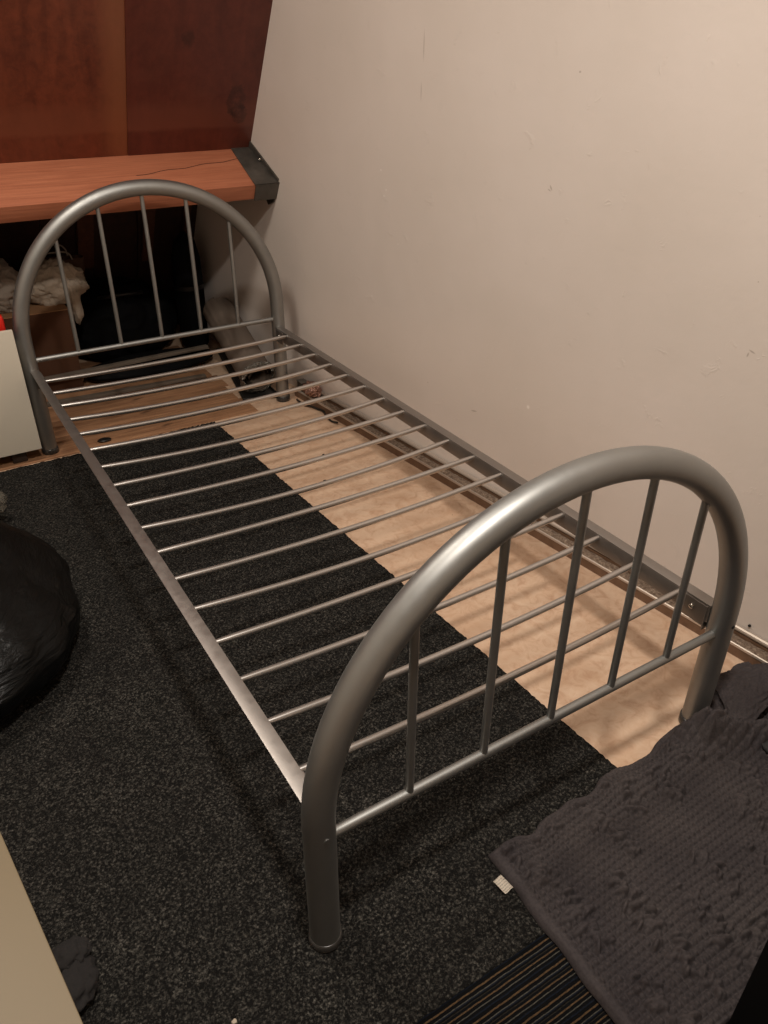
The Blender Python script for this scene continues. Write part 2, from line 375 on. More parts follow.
# ------------------------------------------------------------------ floor layers
# old boards at the head end
def board(x0, x1, y0, y1, z1, label):
    o = box('floorboard', (-(x1-x0)/2, -(y1-y0)/2, 0), ((x1-x0)/2, (y1-y0)/2, z1), M_plank, None, .002)
    o.location = ((x0+x1)/2, (y0+y1)/2, 0); o.rotation_euler = (0,0,random.uniform(-.006,.006))
    return o
for k, (y0, y1, z) in enumerate(((2.085,2.245,.004),(2.25,2.405,.0055),(2.41,2.55,.0045),(2.555,2.70,.006),(2.705,2.86,.0045),(2.865,3.02,.0055))):
    o = board(-.95 if k else -.90, .335-.02*(k%2), y0, y1, z, ''); o.name = 'trim_%d' % (5+k); struct(o)
# grey battens on the boards
for (xa, xb, y, h, r, lab) in ((-.40,.36,2.685,.014,.05,'grey-brown wooden batten lying across the flat black bag in the recess'),
                            (-.44,.28,2.56,.014,-.05,'thin flat wooden strip on the floorboards under the head of the bed')):
    o = box('wooden_batten', (-(xb-xa)/2, -.014, 0), ((xb-xa)/2, .014, h), M_batten, None, .002)
    o.location = ((xa+xb)/2, y, .080 if y > 2.6 else .0065); o.rotation_euler = (0,0,r); tag(o, lab, 'wood strip')

def pile_sheet(name, corners, th, mat, res=.008, amp=.0022, label='', cat='rug', edge=.0035):
    """a carpet: top surface with real pile relief and ragged edges, sides down to the floor"""
    c = np.array(corners, float)       # (x,y) of u0v0, u1v0, u1v1, u0v1
    lu = np.linalg.norm(c[1]-c[0]); lv = np.linalg.norm(c[3]-c[0]); nu = int(lu/res); nv = int(lv/res)
    u, v = np.meshgrid(np.linspace(0,1,nu), np.linspace(0,1,nv), indexing='ij')
    P = ((1-u)*(1-v))[...,None]*c[0] + (u*(1-v))[...,None]*c[1] + (u*v)[...,None]*c[2] + ((1-u)*v)[...,None]*c[3]
    Z = th + amp*rng.standard_normal((nu,nv)).clip(-1.5,1.5)*.6
    P = P + rng.standard_normal(P.shape)*.0005
    for sl in ((0,slice(None)),(-1,slice(None)),(slice(None),0),(slice(None),-1)):
        P[sl] += rng.standard_normal(P[sl].shape)*edge*.05
    # skirt ring
    X = np.pad(P[...,0], 1, mode='edge'); Y = np.pad(P[...,1], 1, mode='edge'); Z = np.pad(Z, 1, mode='constant', constant_values=.0005)
    me = grid_mesh(X, Y, Z); o = link(name, me, mat); tag(o, label, cat); return o
pile_sheet('carpet', [(-1.9,-.197),(.232,-.192),(.138,2.068),(-1.9,2.055)], .008, M_rug, label='large black speckled carpet lying under the bed', cat='carpet')
mt = pile_sheet('striped_rug', [(-1.3,-1.6),(.60,-1.6),(.60,-.188),(-1.3,-.194)], .006, M_mat, .012, .0005, 'navy rug with thin tan and white stripes, partly under the charcoal blanket', 'rug', .001)

# trunking along the wall
def along(y): return Vector((wx(y), y, 0))
tdir = Vector((-.1, 1, 0)).normalized(); tn = Vector((-1, -.1, 0)).normalized()
def sweep_wall(name, prof, mat, parent, y0=-1.6, y1=2.16, n=60, wob=0.):
    """profile of (distance out from wall, z), closed, swept along the wall"""
    bm = bmesh.new(); rings = []
    for i in range(n):
        y = y0 + (y1-y0)*i/(n-1); b = along(y)
        rings.append([bm.verts.new(b + tn*(d + wob*random.uniform(-1,1)) + Vector((0,0,z + wob*random.uniform(-1,1)))) for d, z in prof])
    k = len(prof)
    for A, B in zip(rings[:-1], rings[1:]):
        for j in range(k): bm.faces.new((A[j], A[(j+1)%k], B[(j+1)%k], B[j]))
    bm.faces.new(rings[0]); bm.faces.new(rings[-1][::-1])
    return from_bm(name, bm, mat, parent, False)
tr = empty('cable_trunking', (wx(.8), .8, 0), 'old cream cable trunking with a metal lip along the foot of the wall', 'trunking')
def tr_part(*a, **k):
    o = sweep_wall(*a, tr, **k); o.location = -Vector(tr.location); return o
tr_part('base', [(.003,0),(.055,0),(.055,.028),(.003,.028)], M_trunk)
tr_part('dirt_fill', [(.018,.0282),(.0505,.0282),(.0505,.031),(.034,.034),(.018,.033)], M_dirt, n=260, wob=.0016)
tr_part('metal_lip', [(.051,.0285),(.057,.0285),(.057,.035),(.055,.037),(.0515,.035)], M_alu)
def circ(d, z, r, k=10): return [(d+r*math.cos(2*PI*j/k), z+r*math.sin(2*PI*j/k)) for j in range(k)]
tr_part('pipe', circ(.0115,.049,.0075), M_alu)
tr_part('upper_batten', [(.002,.0285),(.015,.0285),(.015,.041),(.002,.041)], M_trunk)
# screw hole in the wall near the foot of the bed
bm = bmesh.new(); r = bmesh.ops.create_cone(bm, cap_ends=True, segments=14, radius1=.0035, radius2=.0035, depth=.004)
o = from_bm('wall_plug', bm, M_hole); o.rotation_euler = (0, PI/2, -math.atan(.1)); yy = .10
o.location = Vector((wx(.106), .106, .066)) + tn*.002; tag(o, 'small dark plug hole in the plaster wall above the trunking', 'wall plug')

# ------------------------------------------------------------------ the bed
FW, HW, BL = .94, .9495, 2.141
ZS_F, ZA_F, ZC_F = .307, .778, .271
ZS_H, ZA_H, ZC_H = .419, .882, .354
RT = .0262
bed = empty('bed_frame', (0, 1.07, 0), 'silver tubular metal single bed frame without mattress, arched ends', 'bed')
def bp(o): o.location = Vector(o.location) - Vector(bed.location); return o
def arch_pts(w, zs, za, y, n=56):
    a = w/2; P = [(-a, y, z) for z in (.012, zs*.5)]
    P += [(a*math.cos(t), y, zs+(za-zs)*math.sin(t)) for t in np.linspace(PI, 0, n)]
    P += [(a, y, z) for z in (zs*.5, .012)]
    return P
def arch_z(x, w, zs, za): return zs + (za-zs)*math.sqrt(max(0, 1-(2*x/w)**2))
def end(name, w, zs, za, zc, y, label):
    A = bp(tube(name, arch_pts(w, zs, za, y), RT, M_bed, bed, 32))
    o = tube('crossbar', [(-w/2+RT-.004, y, zc), (w/2-RT+.004, y, zc)], .0092, M_bed, A, 18)
    for k in range(5):
        x = (k-2)*.1525; zt = arch_z(x, w, zs, za) - RT*1.02
        o = tube('spindle', [(x, y, zc+.004), (x, y, zt+.006)], .0072, M_bed, A, 16)
    for s in (-1, 1):
        bm = bmesh.new()
        add_tube(bm, [(s*w/2, y, .0), (s*w/2, y, .003), (s*w/2, y, .022), (s*w/2, y, .024)], [RT+.001, RT+.0035, RT+.003, RT+.0004], 28)
        o = from_bm('foot_cap', bm, M_cap, A, True, 60); o['label'] = 'grey plastic cap on leg end'
        # bolt hole on the outer face of the tube
        bm = bmesh.new(); r_ = bmesh.ops.create_cone(bm, cap_ends=True, segments=14, radius1=.0045, radius2=.0045, depth=.003)
        bmesh.ops.rotate(bm, cent=(0,0,0), matrix=Matrix.Rotation(PI/2, 3, 'X'), verts=bm.verts)
        sy = -1 if y < 1 else 1
        bmesh.ops.translate(bm, vec=(s*w/2, y+sy*(RT-.0005), .298), verts=bm.verts)
        o = from_bm('bolt_hole', bm, M_hole if s > 0 else M_bed, A)
    return A
foot = end('footboard', FW, ZS_F, ZA_F, ZC_F, 0, '')
head = end('headboard', HW, ZS_H, ZA_H, ZC_H, BL, '')
# side rails: angle iron with the flange outward
for s in (-1, 1):
    xi = .4525; xo = .481
    bm = bmesh.new()
    add_box(bm, (min(s*xi,s*xo), .022, .3235), (max(s*xi,s*xo), BL-.022, .3265), .0008)
    add_box(bm, (min(s*xi,s*(xi+.003)), .022, .283), (max(s*xi,s*(xi+.003)), BL-.022, .3233), .0008)
    R = bp(from_bm('side_rail', bm, M_rail, bed, True, 30))
    for ye in (.030, BL-.030):
        bm = bmesh.new()
        d = 1 if ye < 1 else -1
        add_box(bm, (min(s*(xi-.0035), s*(xi-.0005)), min(ye, ye+d*.06), .272), (max(s*(xi-.0035), s*(xi-.0005)), max(ye, ye+d*.06), .3225), .0008)
        add_box(bm, (min(s*(xi-.0035), s*(xi+.018)), ye-.003, .262), (max(s*(xi-.0035), s*(xi+.018)), ye, .3225), .0008)
        o = from_bm('bracket', bm, M_rail, R, True, 30)
        bm = bmesh.new(); r_ = bmesh.ops.create_uvsphere(bm, u_segments=14, v_segments=8, radius=.0065)
        bmesh.ops.scale(bm, vec=(.55,1,1), verts=bm.verts); bmesh.ops.translate(bm, vec=(s*(xi-.005), ye+d*.032, .303), verts=bm.verts)
        o = from_bm('bolt', bm, M_bolt, R, True, 60); o['label'] = 'bright domed bolt head'
        if s < 0:
            bm = bmesh.new(); bmesh.ops.create_cone(bm, cap_ends=True, segments=6, radius1=.007, radius2=.007, depth=.006)
            bmesh.ops.rotate(bm, cent=(0,0,0), matrix=Matrix.Rotation(PI/2, 3, 'Y'), verts=bm.verts)
            bmesh.ops.translate(bm, vec=(s*(xi+.006), ye+d*.032, .303), verts=bm.verts)
            o = from_bm('nut', bm, M_bolt, R); o['label'] = 'bright hexagonal nut'
# seventeen slats, each sagging a little
y1, y17, ZR = 2.025, .100, .3165
for k in range(17):
    y = y1 + (y17-y1)*k/16; sag = (.010 if k < 2 else .017) + .004*math.sin(k*2.3); bow = .004*math.sin(k*1.9+.5)
    P = [(x, y + bow*(1-(x/.4535)**2), ZR - sag*(1-(x/.4535)**2)) for x in np.linspace(-.4535, .4535, 25)]
    r = [.0073]*25; r[0] = r[-1] = .0058
    bp(tube('slat', P, r, M_slat, bed, 14))

# ------------------------------------------------------------------ charcoal blanket
def vnoise(x, y, sc, seed=0):
    f = np.vectorize(lambda a, b: noise.noise(Vector((a*sc+seed*7.3, b*sc-seed*3.1, seed*1.7))))
    return f(x, y)
bl = empty('blanket', (.2, -.2, 0), 'charcoal grey waffle plush blanket crumpled on the floor by the foot of the bed', 'blanket')
def outline(t):  # left (hem) edge of the blanket
    return None
nu, nv = 520, 270
u, v = np.meshgrid(np.linspace(0,1,nu), np.linspace(0,1,nv), indexing='ij')   # u across from hem to wall, v from far edge to near
# quad corners in the floor plane: far-left, far-right, near-right, near-left
c00 = np.array((-.137,-.028)); c10 = np.array((.735,.010)); c11 = np.array((.70,-.452)); c01 = np.array((-.158,-.452))
BX = (1-u)*(1-v)*c00[0]+u*(1-v)*c10[0]+u*v*c11[0]+(1-u)*v*c01[0]
BY = (1-u)*(1-v)*c00[1]+u*(1-v)*c10[1]+u*v*c11[1]+(1-u)*v*c01[1]
SU, SV = .88*u, .44*v
n1 = vnoise(SU, SV, 5, 1); n2 = vnoise(SU, SV, 14, 2); n3 = vnoise(SU, SV, 3, 3)
# outline: far edge dips before the leg and scallops
far = np.exp(-(v*.44/.05)**2)
BY += far*(.014*np.sin(SU*38+1) * .5 + .012*vnoise(SU, SV*0, 22, 5) - .003*np.clip((SU-.10)/.2,0,1)*np.clip((.62-SU)/.15,0,1) + .0)
BY += far*.045/(1+np.exp(-(BX-.515)/.006))
BX += np.exp(-(SU/.03)**2)*(.006*vnoise(SU*0, SV, 20, 6))
cell = .0140
cu = SU + .004*n2; cv = SV + .004*n1
ws_ = 2*np.abs((cu/cell)%1-.5)*1.0; wt_ = 2*np.abs((cv/cell)%1-.5)
waf = .0095*((1-(ws_)**2).clip(0,1)*(1-(wt_)**2).clip(0,1))**.75
lump = np.zeros_like(u); lr = np.random.default_rng(5)
for k, c0 in enumerate((.045,.135,.225,.315,.40,.485,.57,.66,.75,.83)):
    for q in range(84):
        pv = lr.uniform(-.02,.46); pu = c0 + .10*pv + lr.normal(0,.014)
        if noise.noise(Vector((pv*9, k*3.7, 2.2))) < -.12: continue
        ra, rb = lr.uniform(.005,.008), lr.uniform(.008,.017); an = lr.normal(.25,.45); hh = lr.uniform(.013,.021)
        du_, dv_ = SU-pu, SV-pv; a_ = (du_*math.cos(an)+dv_*math.sin(an))/rb; b_ = (-du_*math.sin(an)+dv_*math.cos(an))/ra
        lump = np.maximum(lump, hh*np.sqrt((1-a_*a_-b_*b_).clip(0,1)))
# ruffled bands: run along v (towards the viewer), broken up
band = np.zeros_like(u)
ph = SU*1.0 - SV*.10 + .012*n1
for k, c0 in enumerate((.035,.125,.215,.30,.385,.47,.56,.65,.74)):
    msk = np.clip(vnoise(SU, SV, 7, 20+k)*3.2+.75, 0, 1)
    band = np.maximum(band, np.exp(-((ph-c0)/.022)**2)*msk)
ruf = (1-np.abs(vnoise(SU*1.0, SV*1.7, 62, 9))*2.6).clip(0,1)*.5 + (1-np.abs(vnoise(SU*1.3, SV*.9, 95, 10))*2.6).clip(0,1)*.5
hem = np.clip(1-SU/.022, 0, 1)
hemf = np.clip(1-SV/.018, 0, 1)
keep = (1-np.clip(hem*4,0,1))*(1-np.clip(hemf*4,0,1)*.7)
Z = .019 + .004*n1 + .006*n3.clip(0,1) + keep*np.maximum(waf, lump)
Z += .005*np.sin(np.clip(SU/.026,0,1)*PI)*(SU<.026)                       # rolled hem
Z += (1-keep)*.0015*vnoise(SU, SV, 60, 12)
# ridge running from the bed leg out along the wall side, and a rise towards the wall
def ridge(x, y, p, q, w, h):
    p = np.array(p); q = np.array(q); d = q-p; L2 = (d**2).sum()
    t = (((x-p[0])*d[0]+(y-p[1])*d[1])/L2).clip(0,1); dx = x-(p[0]+t*d[0]); dy = y-(p[1]+t*d[1])
    return h*np.exp(-(dx*dx+dy*dy)/(w*w))
Z += ridge(BX, BY, (.425,-.062), (.60,-.16), .024, .052) + ridge(BX, BY, (.400,-.032), (.47,-.056), .022, .040) + ridge(BX, BY, (.53,-.02), (.60,-.02), .03, .02)
Z += ridge(BX, BY, (.52,-.21), (.70,-.30), .05, .018) + ridge(BX, BY, (.10,-.30), (.30,-.36), .09, .012)
Z += ridge(BX, BY, (.14,-.06), (.40,-.075), .035, .012)
edge = np.minimum.reduce([SU, (.88-SU), SV, (.44-SV)])
Z = np.where(edge < .006, .0115 + (Z-.0115)*np.sqrt((edge/.006).clip(0,1)), Z)
X = np.pad(BX, 1, mode='edge'); Y = np.pad(BY, 1, mode='edge'); Zp = np.pad(Z, 1, mode='constant', constant_values=.0105)
me = grid_mesh(X, Y, Zp); o = link('fabric', me, M_blanket, bl); o.location = -Vector(bl.location)
# folded-over corner standing up against the wall behind the leg
def sheet(name, rows, mat, th=.012, nu=90, nv=60, seed=0, rough=.006, waff=True, parent=bl):
    """rows: list of polylines (3-D) blended with Catmull-Rom in both directions"""
    R = np.array(rows, float)
    def cr(P, t):
        n = len(P)-1; x = t*n; i = min(int(x), n-1); f = x-i
        p0 = P[max(i-1,0)]; p1 = P[i]; p2 = P[i+1]; p3 = P[min(i+2,n)]
        return .5*((2*p1)+(-p0+p2)*f+(2*p0-5*p1+4*p2-p3)*f*f+(-p0+3*p1-3*p2+p3)*f**3)
    A = np.array([[cr(row, t) for t in np.linspace(0,1,nv)] for row in R])
    G = np.array([[cr(A[:,j], s) for j in range(nv)] for s in np.linspace(0,1,nu)])
    du = np.gradient(G, axis=0); dv = np.gradient(G, axis=1); Nn = np.cross(du, dv); Nn /= np.linalg.norm(Nn, axis=-1, keepdims=True)+1e-9
    if Nn[...,2].mean() < 0: Nn = -Nn
    uu, vv = np.meshgrid(np.linspace(0,1,nu), np.linspace(0,1,nv), indexing='ij')
    lu = np.linalg.norm(du, axis=-1).mean()*nu; lv = np.linalg.norm(dv, axis=-1).mean()*nv
    d = rough*((1-np.abs(vnoise(uu*lu, vv*lv, 70, seed))*2.4).clip(0,1)*.7 + .5*vnoise(uu*lu, vv*lv, 25, seed+1))
    if waff: d += .0025*np.abs(np.cos(PI*uu*lu/.0125)*np.cos(PI*vv*lv/.0125))
    T = G + Nn*(d[...,None]); Bt = G - Nn*th
    me = bpy.data.meshes.new(name); co = np.concatenate([T.reshape(-1,3), Bt.reshape(-1,3)])
    f = []; n = nu*nv
    for i in range(nu-1):
        for j in range(nv-1):
            a = i*nv+j; f.append((a, a+1, a+nv+1, a+nv)); f.append((n+a, n+a+nv, n+a+nv+1, n+a+1))
    for i in range(nu-1):
        a = i*nv; f.append((a, a+nv, n+a+nv, n+a)); a = i*nv+nv-1; f.append((a+nv, a, n+a, n+a+nv))
    for j in range(nv-1):
        a = j; f.append((a+1, a, n+a, n+a+1)); a = (nu-1)*nv+j; f.append((a, a+1, n+a+1, n+a))
    me.from_pydata(co.tolist(), [], f); me.update()
    o = link(name, me, mat, parent); bmn = bmesh.new(); bmn.from_mesh(me); bmesh.ops.recalc_face_normals(bmn, faces=bmn.faces); bmn.to_mesh(me); bmn.free()
    if parent is bl: o.location = -Vector(bl.location)
    return o
sheet('folded_corner', [
    [(.580,.060,.02),(.63,.045,.03),(.70,.02,.04),(.738,.0,.045)],
    [(.558,.025,.052),(.62,.012,.068),(.69,-.015,.078),(.738,-.04,.078)],
    [(.520,-.030,.058),(.575,-.042,.078),(.65,-.060,.086),(.738,-.09,.086)],
    [(.472,-.098,.052),(.525,-.100,.055),(.61,-.088,.062),(.735,-.12,.07)]], M_blanket, seed=31)
sheet('smooth_fold', [
    [(.54,-.115,.03),(.60,-.125,.035),(.67,-.15,.04),(.735,-.18,.04)],
    [(.50,-.150,.048),(.58,-.170,.058),(.66,-.20,.06),(.73,-.24,.055)],
    [(.50,-.200,.040),(.58,-.225,.045),(.65,-.26,.045),(.72,-.30,.04)]], M_under, seed=41, rough=.002, waff=False)
# care label at the hem
bm = bmesh.new(); 
for i in range(7):
    pass
LX = np.linspace(-.017, .017, 8); LY = np.linspace(-.016, .016, 8)
vs = [[bm.verts.new((x, y, .0015*math.sin(x*150)+.0008*math.sin(y*120))) for y in LY] for x in LX]
for i in range(7):
    for j in range(7): bm.faces.new((vs[i][j], vs[i+1][j], vs[i+1][j+1], vs[i][j+1]))
bmesh.ops.solidify(bm, geom=bm.faces[:], thickness=.0006)
lb = from_bm('care_label', bm, M_label, bl, True, 40); lb['label'] = 'small white fabric care label'
lb.location = Vector((-.1535,-.0890,.0165)) - Vector(bl.location); lb.rotation_euler = (0, .12, math.radians(8)); lb.scale = (.62, .95, 1)

# ------------------------------------------------------------------ left side clutter
cab = empty('white_cabinet', (-.80, 2.25, 0), 'low white cabinet beside the head of the bed', 'cabinet')
def cp_(o): o.location = Vector(o.location) - Vector(cab.location); return o
cp_(box('body', (-1.10, 2.098, .05), (-.510, 2.48, .438), M_white, cab, .002))
cp_(box('top', (-1.105, 2.0985, .4385), (-.508, 2.485, .452), M_darkwood, cab, .002))
cp_(box('door', (-1.105, 2.078, .053), (-.508, 2.0965, .488), M_white, cab, .0015))
for x in (-1.06, -.585):
    for y in (2.13, 2.44): cp_(box('leg', (x-.025, y-.025, .005), (x+.025, y+.025, .0495), M_darkwood, cab, .004))
# red thing on the cabinet
rd = empty('red_box_cutter', (-.558, 2.15, .4525), 'bright red plastic tool lying on the white cabinet', 'tool')
bm = bmesh.new(); add_box(bm, (-.10,-.022,.0005), (.038,.022,.075), .014); o = from_bm('handle', bm, M_red, rd, True, 60)
bm = bmesh.new(); add_box(bm, (.0385,-.012,.004), (.048,.012,.020), .003); o = from_bm('tip', bm, M_blackplastic, rd, True, 60)

# cardboard box behind, with bags on it
cb = empty('cardboard_box', (-.55, 2.82, 0), 'brown cardboard box behind the headboard, holding up crumpled bags', 'box')
def cbp(o): o.location = Vector(o.location) - Vector(cb.location); return o
cbp(box('body', (-.92, 2.705, .007), (-.215, 3.03, .350), M_card_shaded, cb, .003))
bm = bmesh.new(); add_box(bm, (-.92, 2.701, .3505), (-.214, 2.865, .354), .001); cbp(from_bm('flap', bm, M_card, cb))
bm = bmesh.new(); add_box(bm, (-.92, 2.868, .3505), (-.214, 3.032, .354), .001); cbp(from_bm('flap', bm, M_card, cb))
# white crumpled plastic bag
def sagbag(p, d):
    return p
pb = empty('crumpled_white_bag', (-.205, 2.835, .358), 'crumpled off-white paper bag on the right of the cardboard box', 'bag')
blob('bag_body', (-.02, .0, .068), (.115,.070,.090), M_paper, pb, .25, 2.0, 5, True, 3, .16)
blob('loose_flap', (.035, -.062, -.01), (.020,.018,.075), M_paper, pb, .3, 2.2, 4, False, 5, .2)
gb = tag(blob('grey_sack', (-.525, 2.82, .455), (.15,.09,.120), M_sack, None, .28, 2.4, 5, True, 8, .2), 'grey crumpled sack on the left of the cardboard box', 'sack')
# brown carrier bag with looped handles above
bb = empty('brown_carrier_bag', (-.185, 2.975, .446), 'brown carrier bag with thin looped handles behind the white bag', 'bag')
bm = bmesh.new(); nn = 28; rings = []
for zi in range(9):
    t = zi/8; ring = []
    for k in range(nn):
        a = 2*PI*k/nn; ex = .105+.02*t; ey = .045+.01*math.sin(a*3+zi)
        x = ex*math.copysign(abs(math.cos(a))**.6, math.cos(a)); y = ey*math.copysign(abs(math.sin(a))**.8, math.sin(a))
        ring.append(bm.verts.new((x+.006*noise.noise(Vector((a*2,t*4,1))), y+.01*noise.noise(Vector((a*2,t*4,5))), -.09+t*.14)))
    rings.append(ring)
for A, B in zip(rings[:-1], rings[1:]):
    for k in range(nn): bm.faces.new((A[k], A[(k+1)%nn], B[(k+1)%nn], B[k]))
bm.faces.new(rings[0][::-1])
bmesh.ops.solidify(bm, geom=bm.faces[:], thickness=.002)
from_bm('bag_body', bm, M_brownbag, bb, True, 60)
for yy, hh in ((-.045,.055),(.035,.075)):
    P = [(x, yy, .048 + hh*.7*math.sqrt(max(0,1-(x/.066)**4))) for x in np.linspace(-.066,.066,26)]
    tube('handle', P, .0035, M_roll, bb, 8)

# black sacks / holdall in the dark recess
hb = empty('black_holdall', (.005, 3.055, .006), 'black bag slumped in the dark recess behind the headboard', 'bag')
blob('bag_body', (.065, .0, .150), (.25,.175,.185), M_blackfab, hb, .16, 1.8, 5, True, 11, .08)
tube('strap', [(-.04,-.09,.30),(-.01,-.13,.31),(.06,-.14,.315),(.13,-.13,.31),(.16,-.09,.30)], .008, M_blackplastic, hb, 10)
tag(blob('flat_black_bag', (.100, 2.750, .040), (.30,.125,.038), M_blackfab, None, .04, 1.5, 5, True, 17, .0), 'flat black folded bag on the floorboards under the grey-brown batten', 'bag')
# black boot-like thing standing behind spindles: tall dark rolled item
vs_ = empty('black_upright_case', (.385, 2.945, .001), 'tall black case standing upright in the dark recess', 'case')
bm = bmesh.new()
for k in range(1): add_tube(bm, [(0,0,.01),(0,0,.03),(0,.0,.30),(0,-.005,.44),(0,-.01,.52),(0,-.012,.555)], [.05,.065,.07,.066,.048,.012], 24)
from_bm('case_body', bm, M_blackfab, vs_, True, 60)
tube('band', [(0,0,.30),(0,0,.318)], .0722, M_blackplastic, vs_, 24)

# rolls of vinyl on a black tray
def roll(p, q, r, label, seed):
    p = Vector(p); q = Vector(q); d = (q-p); Ln = d.length
    e = empty('vinyl_roll', p, label, 'roll'); e.rotation_euler = d.to_track_quat('Z','Y').to_euler()
    # spiral-wound wall
    bm = bmesh.new(); turns = 4.2; n = int(turns*30); V = []
    for i in range(n+1):
        t = i/n; a = t*turns*2*PI; rr = r*(.40+.60*t)
        zz = .006*math.sin(a*.5+seed)*(1-t)
        V.append((rr*math.cos(a), rr*math.sin(a), zz))
    lo = [bm.verts.new(v_) for v_ in V]; hi = [bm.verts.new((x, y, z+Ln)) for x, y, z in V]
    for i in range(n): bm.faces.new((lo[i], lo[i+1], hi[i+1], hi[i]))
    bmesh.ops.solidify(bm, geom=bm.faces[:], thickness=.0035)
    from_bm('sheet', bm, M_roll, e, True, 50)
    return e
r1 = roll((.405,2.225,.088),(.448,2.74,.235), .077, 'grey-beige vinyl roll leaning back in the dark corner, its open end on a black tray', 1)
o = blob('plastic_wrap', (0,0,.0), (.074,.074,.022), M_film2, r1, .12, 3, 4, False, 4, .12); 
# keep the wrap a ring: drop the middle
bmx = bmesh.new(); bmx.from_mesh(o.data)
bmesh.ops.delete(bmx, geom=[v_ for v_ in bmx.verts if math.hypot(v_.co.x, v_.co.y) < .060], context='VERTS')
bmx.to_mesh(o.data); bmx.free(); o['label'] = 'shiny crinkled plastic wrap at roll end'
ty = empty('black_tray', (.40, 2.55, 0), 'shallow black tray with a raised rim under the vinyl rolls', 'tray')
ty.rotation_euler = (0,0,.0)
bm = bmesh.new()
C4 = [(.322,2.215),(.512,2.225),(.525,3.05),(.475,3.05)]
C4 = [(.322,2.205),(.470,2.165),(.505,2.85),(.455,2.85)]
def poly_prism(bm, P, z0, z1):
    a = [bm.verts.new((x-.40, y-2.55, z0)) for x, y in P]; b = [bm.verts.new((x-.40, y-2.55, z1)) for x, y in P]
    bm.faces.new(a[::-1]); bm.faces.new(b)
    for k in range(len(P)): bm.faces.new((a[k], a[(k+1)%len(P)], b[(k+1)%len(P)], b[k]))
poly_prism(bm, C4, .0065, .009); from_bm('base', bm, M_blackplastic, ty)
bm = bmesh.new()
for A, B in zip(C4, C4[1:]+C4[:1]): add_tube(bm, [(A[0]-.4,A[1]-2.55,.0125),(B[0]-.4,B[1]-2.55,.0125)], .0045, 10)
from_bm('rim', bm, M_blackplastic, ty, True, 50)

# by the wall near the head-right leg: foil wrapper, cable, small grey block
fo = tag(blob('foil_wrapper', (wx(2.04)-.036, 2.05, .060), (.026,.040,.024), M_foil, None, .4, 3, 4, True, 6, .4), 'crumpled pinkish foil wrapper on the trunking by the head of the bed', 'wrapper')
bk = empty('junction_block', (wx(2.11)-.030, 2.125, 0), 'small grey junction box against the wall behind the bed leg', 'junction box')
box('case', (-.020,-.022,.038), (.010,.022,.070), M_steel, bk, .003); box('cover', (-.022,-.024,.0702), (.012,.024,.074), M_bed, bk, .001)
P = []
for i in range(60):
    t = i/59; y = 2.10 - .30*t; P.append((wx(y)-.072-.012*math.sin(t*9)-.02*max(0,.3-t), y, .0065+.004*math.sin(t*14)**2))
tag(tube('black_cable', P, .0042, M_blackplastic, None, 8), 'thin black cable on the floor beside the trunking', 'cable')
# crumbs and a bottle cap on the floor
for k, (x, y, z, s_, lab) in enumerate(((.29,1.42,0,.006,'small dark crumb on the linoleum near the middle of the bed'), (.38,1.60,0,.0045,'smaller dark crumb on the linoleum toward the head of the bed'))):
    tag(blob('crumb', (x,y,s_*.45), (s_,s_,s_*.5), M_hole, None, .3, 3, 2, True, k), lab, 'crumb')
knot = tag(blob('black_scrap', (-.281, 2.127, .0095), (.026,.017,.006), M_blackplastic, None, .15, 2, 3, True, 9), 'oval black scrap on the floorboards at the carpet edge', 'scrap')

# black refuse sack on the carpet
bs = empty('refuse_sack', (-.895, 1.13, .0112), 'black plastic refuse sack standing on the carpet left of the bed', 'refuse sack')
bs_h = .36
def shape(p, d):
    h = (p.z + .17)/.42
    return p
bm = bmesh.new(); NU, NV = 96, 64; rings = []
prof = [(0,.0),(.14,.0),(.25,.010),(.295,.05),(.305,.10),(.268,.16),(.222,.22),(.18,.28),(.145,.345),(.09,.41),(.05,.435),(.035,.455),(.05,.485),(.075,.51)]
prof = np.array(prof); tt = np.linspace(0,1,len(prof))
for i in range(NV+1):
    t = i/NV; r = np.interp(t, tt, prof[:,0]); z = np.interp(t, tt, prof[:,1]); ring = []
    for k in range(NU):
        a = 2*PI*k/NU; d = Vector((math.cos(a), math.sin(a), z*3.2))
        pl = math.sin(a*15 + 2.5*noise.noise(d*1.7))*(.010*max(0,(z-.22)/.2))
        w_ = .05*noise.noise(d*1.6+Vector((4,2,1))) + .022*noise.noise(d*4.5) + .008*(1-2*abs(noise.noise(d*9))) 
        rr = max(.0, r*(1+(w_*2.2 if r > .02 else 0)) + pl*(r>.02))
        x = rr*math.cos(a); y = rr*math.sin(a)*1.18
        lean = -.10*max(0,(z-.15)/.3)
        ring.append(bm.verts.new((x+lean, y+.10*max(0,(z-.15)/.3), z)))
    rings.append(ring)
for A, B in zip(rings[:-1], rings[1:]):
    for k in range(NU): bm.faces.new((A[k], A[(k+1)%NU], B[(k+1)%NU], B[k]))
bmesh.ops.remove_doubles(bm, verts=bm.verts, dist=.0001)
from_bm('bag_body', bm, M_bin, bs, True, 180)
tube('tie', [(-.10+.040*math.cos(a), .10+.046*math.sin(a), .452) for a in np.linspace(0, 2*PI, 24)], .004, M_blackplastic, bs, 8)
# translucent bag behind it
tag(blob('clear_plastic_bag', (-.856, 1.70, .130), (.13,.09,.135), M_film, None, .35, 2.2, 5, True, 14, .25), 'crumpled clear plastic bag behind the black refuse sack', 'bag')

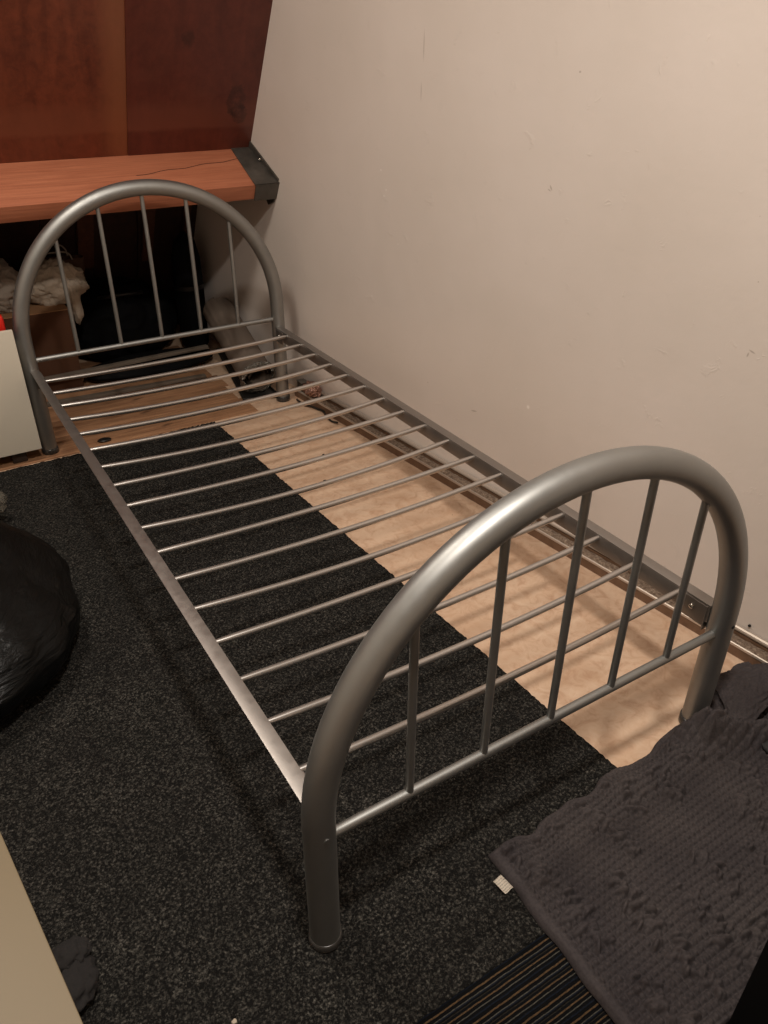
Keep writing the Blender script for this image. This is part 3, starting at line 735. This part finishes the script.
# beige side table in the corner of the view
tb = empty('beige_table', (-1.137, -.15, .011), 'beige laminate table with a plain top in the near left corner', 'table')
tp = box('tabletop', (-.34,-.45,.470), (.298,.45,.492), M_beige, tb, .002)
for x in (-.30,.15):
    for y in (-.40,.40): box('leg', (x-.02,y-.02,.0005), (x+.02,y+.02,.4695), M_beige, tb, .003)
tb.rotation_euler = (0,0,math.radians(6.8))
# dark sock on the carpet beside the table
sk = empty('dark_sock', (-.850, .135, .011), 'dark crumpled sock on the carpet beside the beige table', 'sock')
blob('foot', (.0, 0, .016), (.030,.045,.018), M_sock, sk, .3, 2.5, 4, True, 21, .15, rotz=-.35)
blob('cuff', (.004, .042, .026), (.028,.024,.014), M_sock, sk, .3, 2.5, 4, True, 23, .2)
# scrap of white fluff
tag(blob('white_fluff', (-.655, -.045, .0105), (.005,.004,.003), M_paper, None, .4, 3, 2, True, 5), 'tiny white speck of fluff on the black carpet', 'fluff')

# black suitcase at the near right corner
su = empty('black_suitcase', (.20, -.62, 0), 'plain black suitcase standing at the near right, by the blanket edge', 'suitcase')
bm = bmesh.new(); add_box(bm, (-.243,-.14,.03), (.24,.158,.66), .012); from_bm('shell', bm, M_black, su, True, 40)
tube('handle', [(-.08,0,.655),(-.08,0,.69),(-.07,0,.70),(.07,0,.70),(.08,0,.69),(.08,0,.655)], .008, M_blackplastic, su, 10)
for x in (-.20,.20):
    for y in (-.10,.115): tube('wheel', [(x-.008,y,.0205),(x+.008,y,.0205)], .0145, M_blackplastic, su, 18)

# ------------------------------------------------------------------ light
W = bpy.data.worlds.new('world'); S.world = W; W.use_nodes = True
W.node_tree.nodes['Background'].inputs[0].default_value = (.02,.016,.013,1); W.node_tree.nodes['Background'].inputs[1].default_value = .3
lp = bpy.data.lights.new('ceiling_lamp', 'AREA'); lp.shape = 'DISK'; lp.size = .20; lp.energy = 46; lp.color = (1.0,.925,.84)
lo_ = bpy.data.objects.new('ceiling_lamp', lp); COL.objects.link(lo_); lo_.location = (-.42,-.32,2.62)
lp = bpy.data.lights.new('added_fill_light', 'AREA'); lp.shape = 'DISK'; lp.size = .45; lp.energy = 28; lp.color = (1.0,.91,.80)  # soft fill light, added to brighten and even out the far wall
lo_ = bpy.data.objects.new('added_fill_light', lp); COL.objects.link(lo_); lo_.location = (-.85,1.15,2.60)

# ------------------------------------------------------------------ camera
cx, cy, cz, yaw, pitch, rollc, fpx = -.7869,-.6849,1.3206,-.5603,.5501,.0065,773.58
fw = Vector((-math.sin(yaw)*math.cos(pitch), math.cos(yaw)*math.cos(pitch), -math.sin(pitch)))
r = fw.cross(Vector((0,0,1))).normalized(); up = r.cross(fw)
c_, s_ = math.cos(rollc), math.sin(rollc); r, up = c_*r+s_*up, -s_*r+c_*up
cam = bpy.data.cameras.new('camera'); co = bpy.data.objects.new('camera', cam); COL.objects.link(co)
co.matrix_world = Matrix(((r.x,up.x,-fw.x,cx),(r.y,up.y,-fw.y,cy),(r.z,up.z,-fw.z,cz),(0,0,0,1)))
cam.sensor_fit = 'VERTICAL'; cam.sensor_height = 36; cam.lens = fpx*36/1024; cam.clip_start = .02
S.camera = co
S.view_settings.view_transform = 'Standard'; S.view_settings.look = 'None'
S.view_settings.gamma = 1; S.view_settings.use_curve_mapping = False; S.view_settings.exposure = -0.06
